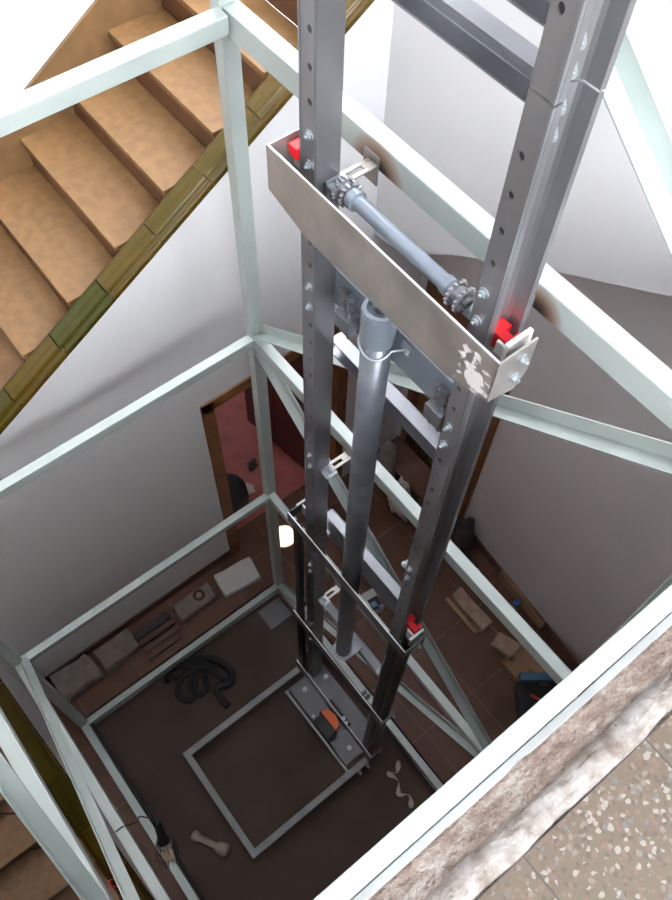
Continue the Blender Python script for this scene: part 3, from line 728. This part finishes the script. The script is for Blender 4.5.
# pale ribbon
bm = nb(); pts = bez([(1.50, -.06, -.112), (1.55, -.12, -.105), (1.52, -.17, -.112), (1.60, -.15, -.10), (1.67, -.20, -.112), (1.72, -.15, -.105), (1.79, -.19, -.112)], 8)
prev = None
for i, p in enumerate(pts):
    d = (pts[min(i+1, len(pts)-1)]-pts[max(i-1, 0)]).normalized(); n = V((-d.y, d.x, .5*math.sin(i*.7))).normalized()*(.010+.008*math.sin(i*.45))
    a, b, c2, d2 = bm.verts.new(p+n), bm.verts.new(p-n), bm.verts.new(p-n+V((0, 0, -.004))), bm.verts.new(p+n+V((0, 0, -.004)))
    if prev:
        for q in range(4): bm.faces.new((prev[q], prev[(q+1) % 4], (a, b, c2, d2)[(q+1) % 4], (a, b, c2, d2)[q]))
    else: bm.faces.new((a, b, c2, d2))
    prev = (a, b, c2, d2)
bm.faces.new(prev)
tag(obj('plastic_ribbon', bm, 'cloth'), 'twisted strip of pale plastic on the pit floor right of the rails', 'ribbon')
# white carton with printed label
t = thing('carton', (.52, .48, 0), 'small white carton with a dark and blue print behind the rails', 'box')
R_ = Matrix.Translation((.53, .49, 0)) @ Matrix.Rotation(-.15, 4, 'Z')
bm = nb(); box(bm, -.085, .085, -.05, .05, 0, .10, R_); obj('box_body', bm, 'whitebox', t, .003)
bm = nb(); box(bm, -.02, .08, -.04, .045, .10, .1015, R_); lb_ = obj('print_panel', bm, 'darkblue', t)
bm = nb(); box(bm, .01, .05, -.03, .01, .1015, .1025, R_); box(bm, .055, .075, .015, .04, .1015, .1025, R_); obj('print_patch', bm, 'lightblue', lb_)
# blocks at the right
rough_block('cement_block', .85, 1.20, .985, 1.09, 0, .09, 'block', 'long cement block beside the wall, first of the blocks from the doorway', 'block', 0, 21, 'blocks by the right wall', .008)
rough_block('thin_board', .83, 1.18, .95, .985, 0, .02, 'card', 'thin brown board lying under the edge of the long cement block', 'board', 0, 22, None, .004)
rough_block('cement_block', 1.29, 1.48, .99, 1.12, 0, .07, 'block', 'short light brown block between the long block and the open carton', 'block', .3, 23, 'blocks by the right wall', .01)
bm = nb()
for a in ((1.46, 1.76, .93, 1.24, 0, .008), (1.46, 1.468, .93, 1.24, 0, .10), (1.752, 1.76, .93, 1.24, 0, .10), (1.46, 1.76, .93, .938, 0, .10), (1.46, 1.76, 1.232, 1.24, 0, .10)): box(bm, *a)
tag(obj('open_carton', bm, 'card'), 'low open brown carton behind the blue toolbox', 'box')
t = thing('toolbox', (1.75, .93, 0), 'blue lidded toolbox with open front tray of red tools by the wall', 'toolbox')
TB = Matrix.Translation((1.60, .93, 0)) @ Matrix.Rotation(math.radians(51.7), 4, 'Z')
bm = nb(); box(bm, 0, .30, -.34, -.04, 0, .15, TB); obj('tray', bm, 'black', t, .006)
bm = nb(); box(bm, 0, .30, -.06, .0, .16, .25, TB); obj('lid', bm, 'blue', t, .008)
bm = nb(); box(bm, .02, .28, -.10, -.075, .16, .18, TB); obj('carry_handle', bm, 'black', t, .006)
for k in range(4):
    bm = nb(); a = TB @ V((.08+.055*k, -.14-.03*(k % 2), .165)); b2 = TB @ V((.17+.05*k, -.19-.02*k, .17)); cyl(bm, a, a+(b2-a)*.5, .011); tl = obj('tool', bm, 'red', t)
    bm = nb(); cyl(bm, a+(b2-a)*.5, b2, .005); obj('tool_shank', bm, 'bolt', tl)
bm = nb(); lumps(bm, (1.70, 1.05, .14), .09, .05, .04, 8, 3, .2); tag(obj('tan_rag', bm, 'card'), 'crumpled tan rag on the carton behind the blue toolbox', 'rag')
t = thing('water_bottle', (1.22, 1.28, 0), 'clear plastic bottle with blue cap standing against the lower wall', 'bottle')
bm = nb(); lathe(bm, (1.22, 1.27, 0), (0, 0, 1), [(.034, 0), (.036, .02), (.036, .15), (.03, .19), (.014, .225), (.014, .235)], 24)
gm = mat('clear_plastic', (.35, .42, .5), .15, 0); gm.node_tree.nodes['Principled BSDF'].inputs['Transmission Weight'].default_value = .6
obj('bottle_body', bm, gm, t, 0, True)
bm = nb(); cyl(bm, (1.22, 1.27, .232), (1.22, 1.27, .262), .019, 20); obj('bottle_cap', bm, 'bluecap', t)
rough_block('skirting_plank', .95, 1.45, 1.375, 1.40, 0, .13, 'card', 'grey brown plank leaning along the lower wall behind the bottle', 'plank', -.075, 31, None, .004)
rough_block('dark_plank', 1.50, 2.0, 1.325, 1.35, 0, .16, 'skirt', 'dark plank leaning along the lower wall right of the bottle', 'plank', -.075, 32, None, .004)
# shelf-like black crate with rags by the double door
t = thing('low_crate', (.0, 1.25, 0), 'dark low crate against the brown double door', 'crate')
bm = nb(); box(bm, -.30, .22, 1.18, 1.40, .0, .04); box(bm, -.30, .22, 1.18, 1.40, .44, .47)
for x in (-.30, .19):
    for y in (1.18, 1.37): box(bm, x, x+.03, y, y+.03, .04, .44)
obj('crate_frame', bm, 'skirt', t, .003)
bm = nb(); box(bm, -.26, .18, 1.20, 1.38, .05, .40); obj('crate_load', bm, 'darkcloth', t, .02)
def drape(name, cx, cy, z0, z1, w, dpt, seed, m, label, lean=0):
    bm = nb(); n = 16; mrows = 12; ring = []
    rd = random.Random(seed); ph = [rd.uniform(0, 6) for _ in range(4)]
    for j in range(mrows+1):
        t_ = j/mrows; z = z0+(z1-z0)*t_; row = []
        for i in range(n*2):
            a = 2*math.pi*i/(n*2); k = (1-.62*t_**1.3)*(1+.16*math.sin(5*a+ph[0]+t_*3)+.10*math.sin(9*a+ph[1]+t_*5)+.06*math.sin(14*a+ph[2]))
            row.append(bm.verts.new((cx+lean*t_+w*k*math.cos(a), cy+dpt*k*math.sin(a), z+.02*math.sin(3*a+ph[3]))))
        ring.append(row)
    for A, B in zip(ring, ring[1:]):
        for i in range(n*2): bm.faces.new((A[i], A[(i+1) % (n*2)], B[(i+1) % (n*2)], B[i]))
    bm.faces.new(ring[0][::-1]); bm.faces.new(ring[-1])
    return tag(obj(name, bm, m, None, 0, True), label, 'cloth')
drape('white_rag', .07, 1.13, .10, .56, .11, .055, 5, 'cloth', 'crumpled white rag hanging on the crate, beside the right rail')
bm = nb(); box(bm, .075, .115, 1.045, 1.062, .30, .31)
bm.free()
drape('grey_rag', -.17, 1.17, .30, .78, .10, .05, 9, 'greycloth', 'grey rag hanging on the crate right behind the cylinder', .02)
bm = nb(); lumps(bm, (.56, 1.34, .20), .09, .07, .25, 3, 3, .18); tag(obj('sack', bm, 'darkcloth', None, 0, True), 'dark sack slumped at the foot of the brown door frame', 'sack')
t = thing('work_shoe', (.74, 1.28, 0), 'dark shoe with pale toe lying by the lower wall beside the sack', 'shoe')
bm = nb(); lumps(bm, (.73, 1.29, .045), .10, .05, .05, 14, 3, .12); obj('upper', bm, 'darkcloth', t, 0, True)
bm = nb(); lumps(bm, (.82, 1.275, .04), .035, .035, .03, 15, 3, .08); obj('toe_cap', bm, 'cloth', t, 0, True)
# things seen through the doorway
bm = nb(); lathe(bm, (-.78, .10, 0), (0, 0, 1), [(.10, 0), (.15, .05), (.16, .20), (.15, .33), (.10, .36), (.0, .37)], 28); tag(obj('black_bucket', bm, 'rubber', None, 0, True), 'round black bucket in the red-floored room beside the door frame', 'bucket')
t = thing('sandal', (-1.0, .47, 0), 'dark sandal lying on the red floor beyond the doorway', 'shoe')
bm = nb(); prism(bm, [(.03*math.cos(a)*(1+.2*math.cos(a)), .06*math.sin(a)) for a in [2*math.pi*k/20 for k in range(20)]], (-1.0, .47, 0), V((.8, .6, 0)), V((-.6, .8, 0)), (0, 0, .018)); obj('sole', bm, 'black', t)
bm = nb(); tube(bm, bez([(-1.03, .44, .015), (-1.0, .49, .05), (-.96, .50, .015)], 6), .006); obj('strap', bm, 'darkblue', t)
bm = nb(); lumps(bm, (-.84, .33, .012), .05, .035, .015, 4, 2, .3); tag(obj('paper_scrap', bm, 'cloth'), 'pale paper scrap on the red floor next to the bucket', 'paper')
t = thing('floor_vase', (-1.95, 1.18, 0), 'dark round pot against the far side of the red-floored room', 'pot')
bm = nb(); lathe(bm, (-1.95, 1.18, 0), (0, 0, 1), [(.07, 0), (.12, .10), (.13, .2), (.08, .3), (.09, .33)], 24); obj('pot_body', bm, 'skirt', t, 0, True)

# inspection lamp hanging from the front beam
LP = V((1.045, -1.52, 1.22)); dd = V((.42, -.16, -.62)).normalized()
t = thing('inspection_lamp', LP, 'unlit inspection lamp with black handle and bare tubes hanging over the pit edge', 'lamp')
bm = nb(); lathe(bm, LP, dd, [(.012, -.01), (.020, 0), (.024, .01), (.022, .02), (.024, .09), (.028, .12), (.036, .135), (.036, .15)], 20); obj('handle', bm, 'black', t, 0, True)
bm = nb(); lathe(bm, LP+dd*.15, dd, [(.036, 0), (.042, .01), (.042, .03)], 20); obj('socket', bm, 'greycloth', t)
a_ = dd.orthogonal().normalized(); b_ = dd.cross(a_)
for k in range(4):
    q = LP+dd*.18+(a_*math.cos(k*1.57)+b_*math.sin(k*1.57))*.022
    bm = nb(); lathe(bm, q, dd, [(.013, 0), (.013, .11), (.008, .122)], 14); obj('lamp_tube', bm, 'lampglass', t, 0, True)
bm = nb()
for k in range(8):
    c_, s_ = math.cos(k*.785), math.sin(k*.785); o_ = a_*c_+b_*s_
    tube(bm, bez([LP+dd*.14+o_*.036, LP+dd*.19+o_*.058, LP+dd*.27+o_*.060, LP+dd*.33+o_*.02], 5), .0016, 5)
torus(bm, LP+dd*.24, dd, .060, .0016, 24, 5); obj('wire_cage', bm, 'rubber', t)
bm = nb(); tube(bm, bez([LP-dd*.01, LP+V((-.03, -.01, .04)), LP+V((-.05, -.03, .02)), LP+V((-.06, -.05, .10)), LP+V((-.03, -.07, .19)), LP+V((-.02, -.09, .28)), LP+V((-.02, -.12, .352)), LP+V((-.02, -.16, .36))], 8), .0035, 6); obj('power_cable', bm, 'rubber', t, 0, True)
# black tube standing for the shadow gap along the front pit beam
bm = nb(); tube(bm, bez([(.02, D+.03, .05), (.4, D+.028, .05), (.8, D+.03, .05), (1.2, D+.03, .05), (1.6, D+.03, .05)], 6), .012, 8); tag(obj('shadow_gap_strip', bm, 'rubber', None, 0, True), 'straight black strip standing for the shadow gap along the front pit crossbeam', 'cable')
# cable loops on the lower stairs
bm = nb(); tube(bm, bez([(.20, -2.3, .95), (.28, -2.12, .90), (.34, -2.05, .78), (.42, -2.14, .76), (.37, -2.26, .82), (.46, -2.33, .72), (.60, -2.22, .64), (.66, -2.1, .63), (.72, -2.05, .62)], 8), .005, 6)
tag(obj('loose_cable', bm, 'rubber', None, 0, True), 'thin dark cable looping over the lower stair treads at bottom left', 'cable')

# ------------------------------------------------------------------ light
wd = bpy.data.worlds.new('World'); S.world = wd; wd.use_nodes = True
nt = wd.node_tree; bg = nt.nodes['Background']
tc = nt.nodes.new('ShaderNodeTexCoord'); sp = nt.nodes.new('ShaderNodeSeparateXYZ'); rp = nt.nodes.new('ShaderNodeValToRGB')
nt.links.new(tc.outputs['Generated'], sp.inputs[0]); nt.links.new(sp.outputs['Z'], rp.inputs['Fac']); nt.links.new(rp.outputs['Color'], bg.inputs['Color'])
rp.color_ramp.elements[0].color = (.90, .91, .93, 1); rp.color_ramp.elements[1].color = (.88, .93, 1, 1)
bg.inputs['Strength'].default_value = 29

# daylight slipping past the tower: two small sun patches
def beam(src, dst, ang, e, name):
    l = bpy.data.lights.new(name, 'SPOT'); l.energy = e; l.spot_size = ang; l.spot_blend = .12; l.shadow_soft_size = .003; l.color = (1, .97, .92)
    o = bpy.data.objects.new(name, l); COL.objects.link(o); o.location = src; o.rotation_euler = (V(dst)-V(src)).to_track_quat('-Z', 'Y').to_euler()

beam((.60, -1.3, 7.0), (-.33, .30, 0), math.radians(1.45), 60000, 'sun_through_gap')
beam((-.30, -1.9, 7.0), (-.70, .60, 3.88), math.radians(1.1), 2500, 'sun_through_gap')
# ------------------------------------------------------------------ camera
R = ((.61889254, .78509578, .02442629), (-.68972679, .52830781, .49514424), (.37583105, -.32328854, .86846735))
cam = bpy.data.cameras.new('camera'); co = bpy.data.objects.new('camera', cam); COL.objects.link(co)
m4 = Matrix(R).transposed().to_4x4(); m4.translation = V((1.979, -1.194, 6.18)); co.matrix_world = m4
cam.sensor_fit = 'VERTICAL'; cam.sensor_height = 36; cam.lens = 854.1155/900*36; cam.clip_start = .02
S.camera = co
S.view_settings.view_transform = 'Standard'; S.view_settings.look = 'None'; S.view_settings.gamma = 1; S.view_settings.exposure = 0.0
S.view_settings.use_curve_mapping = False
S.cycles.max_bounces = 10; S.cycles.diffuse_bounces = 6; S.cycles.use_denoising = True
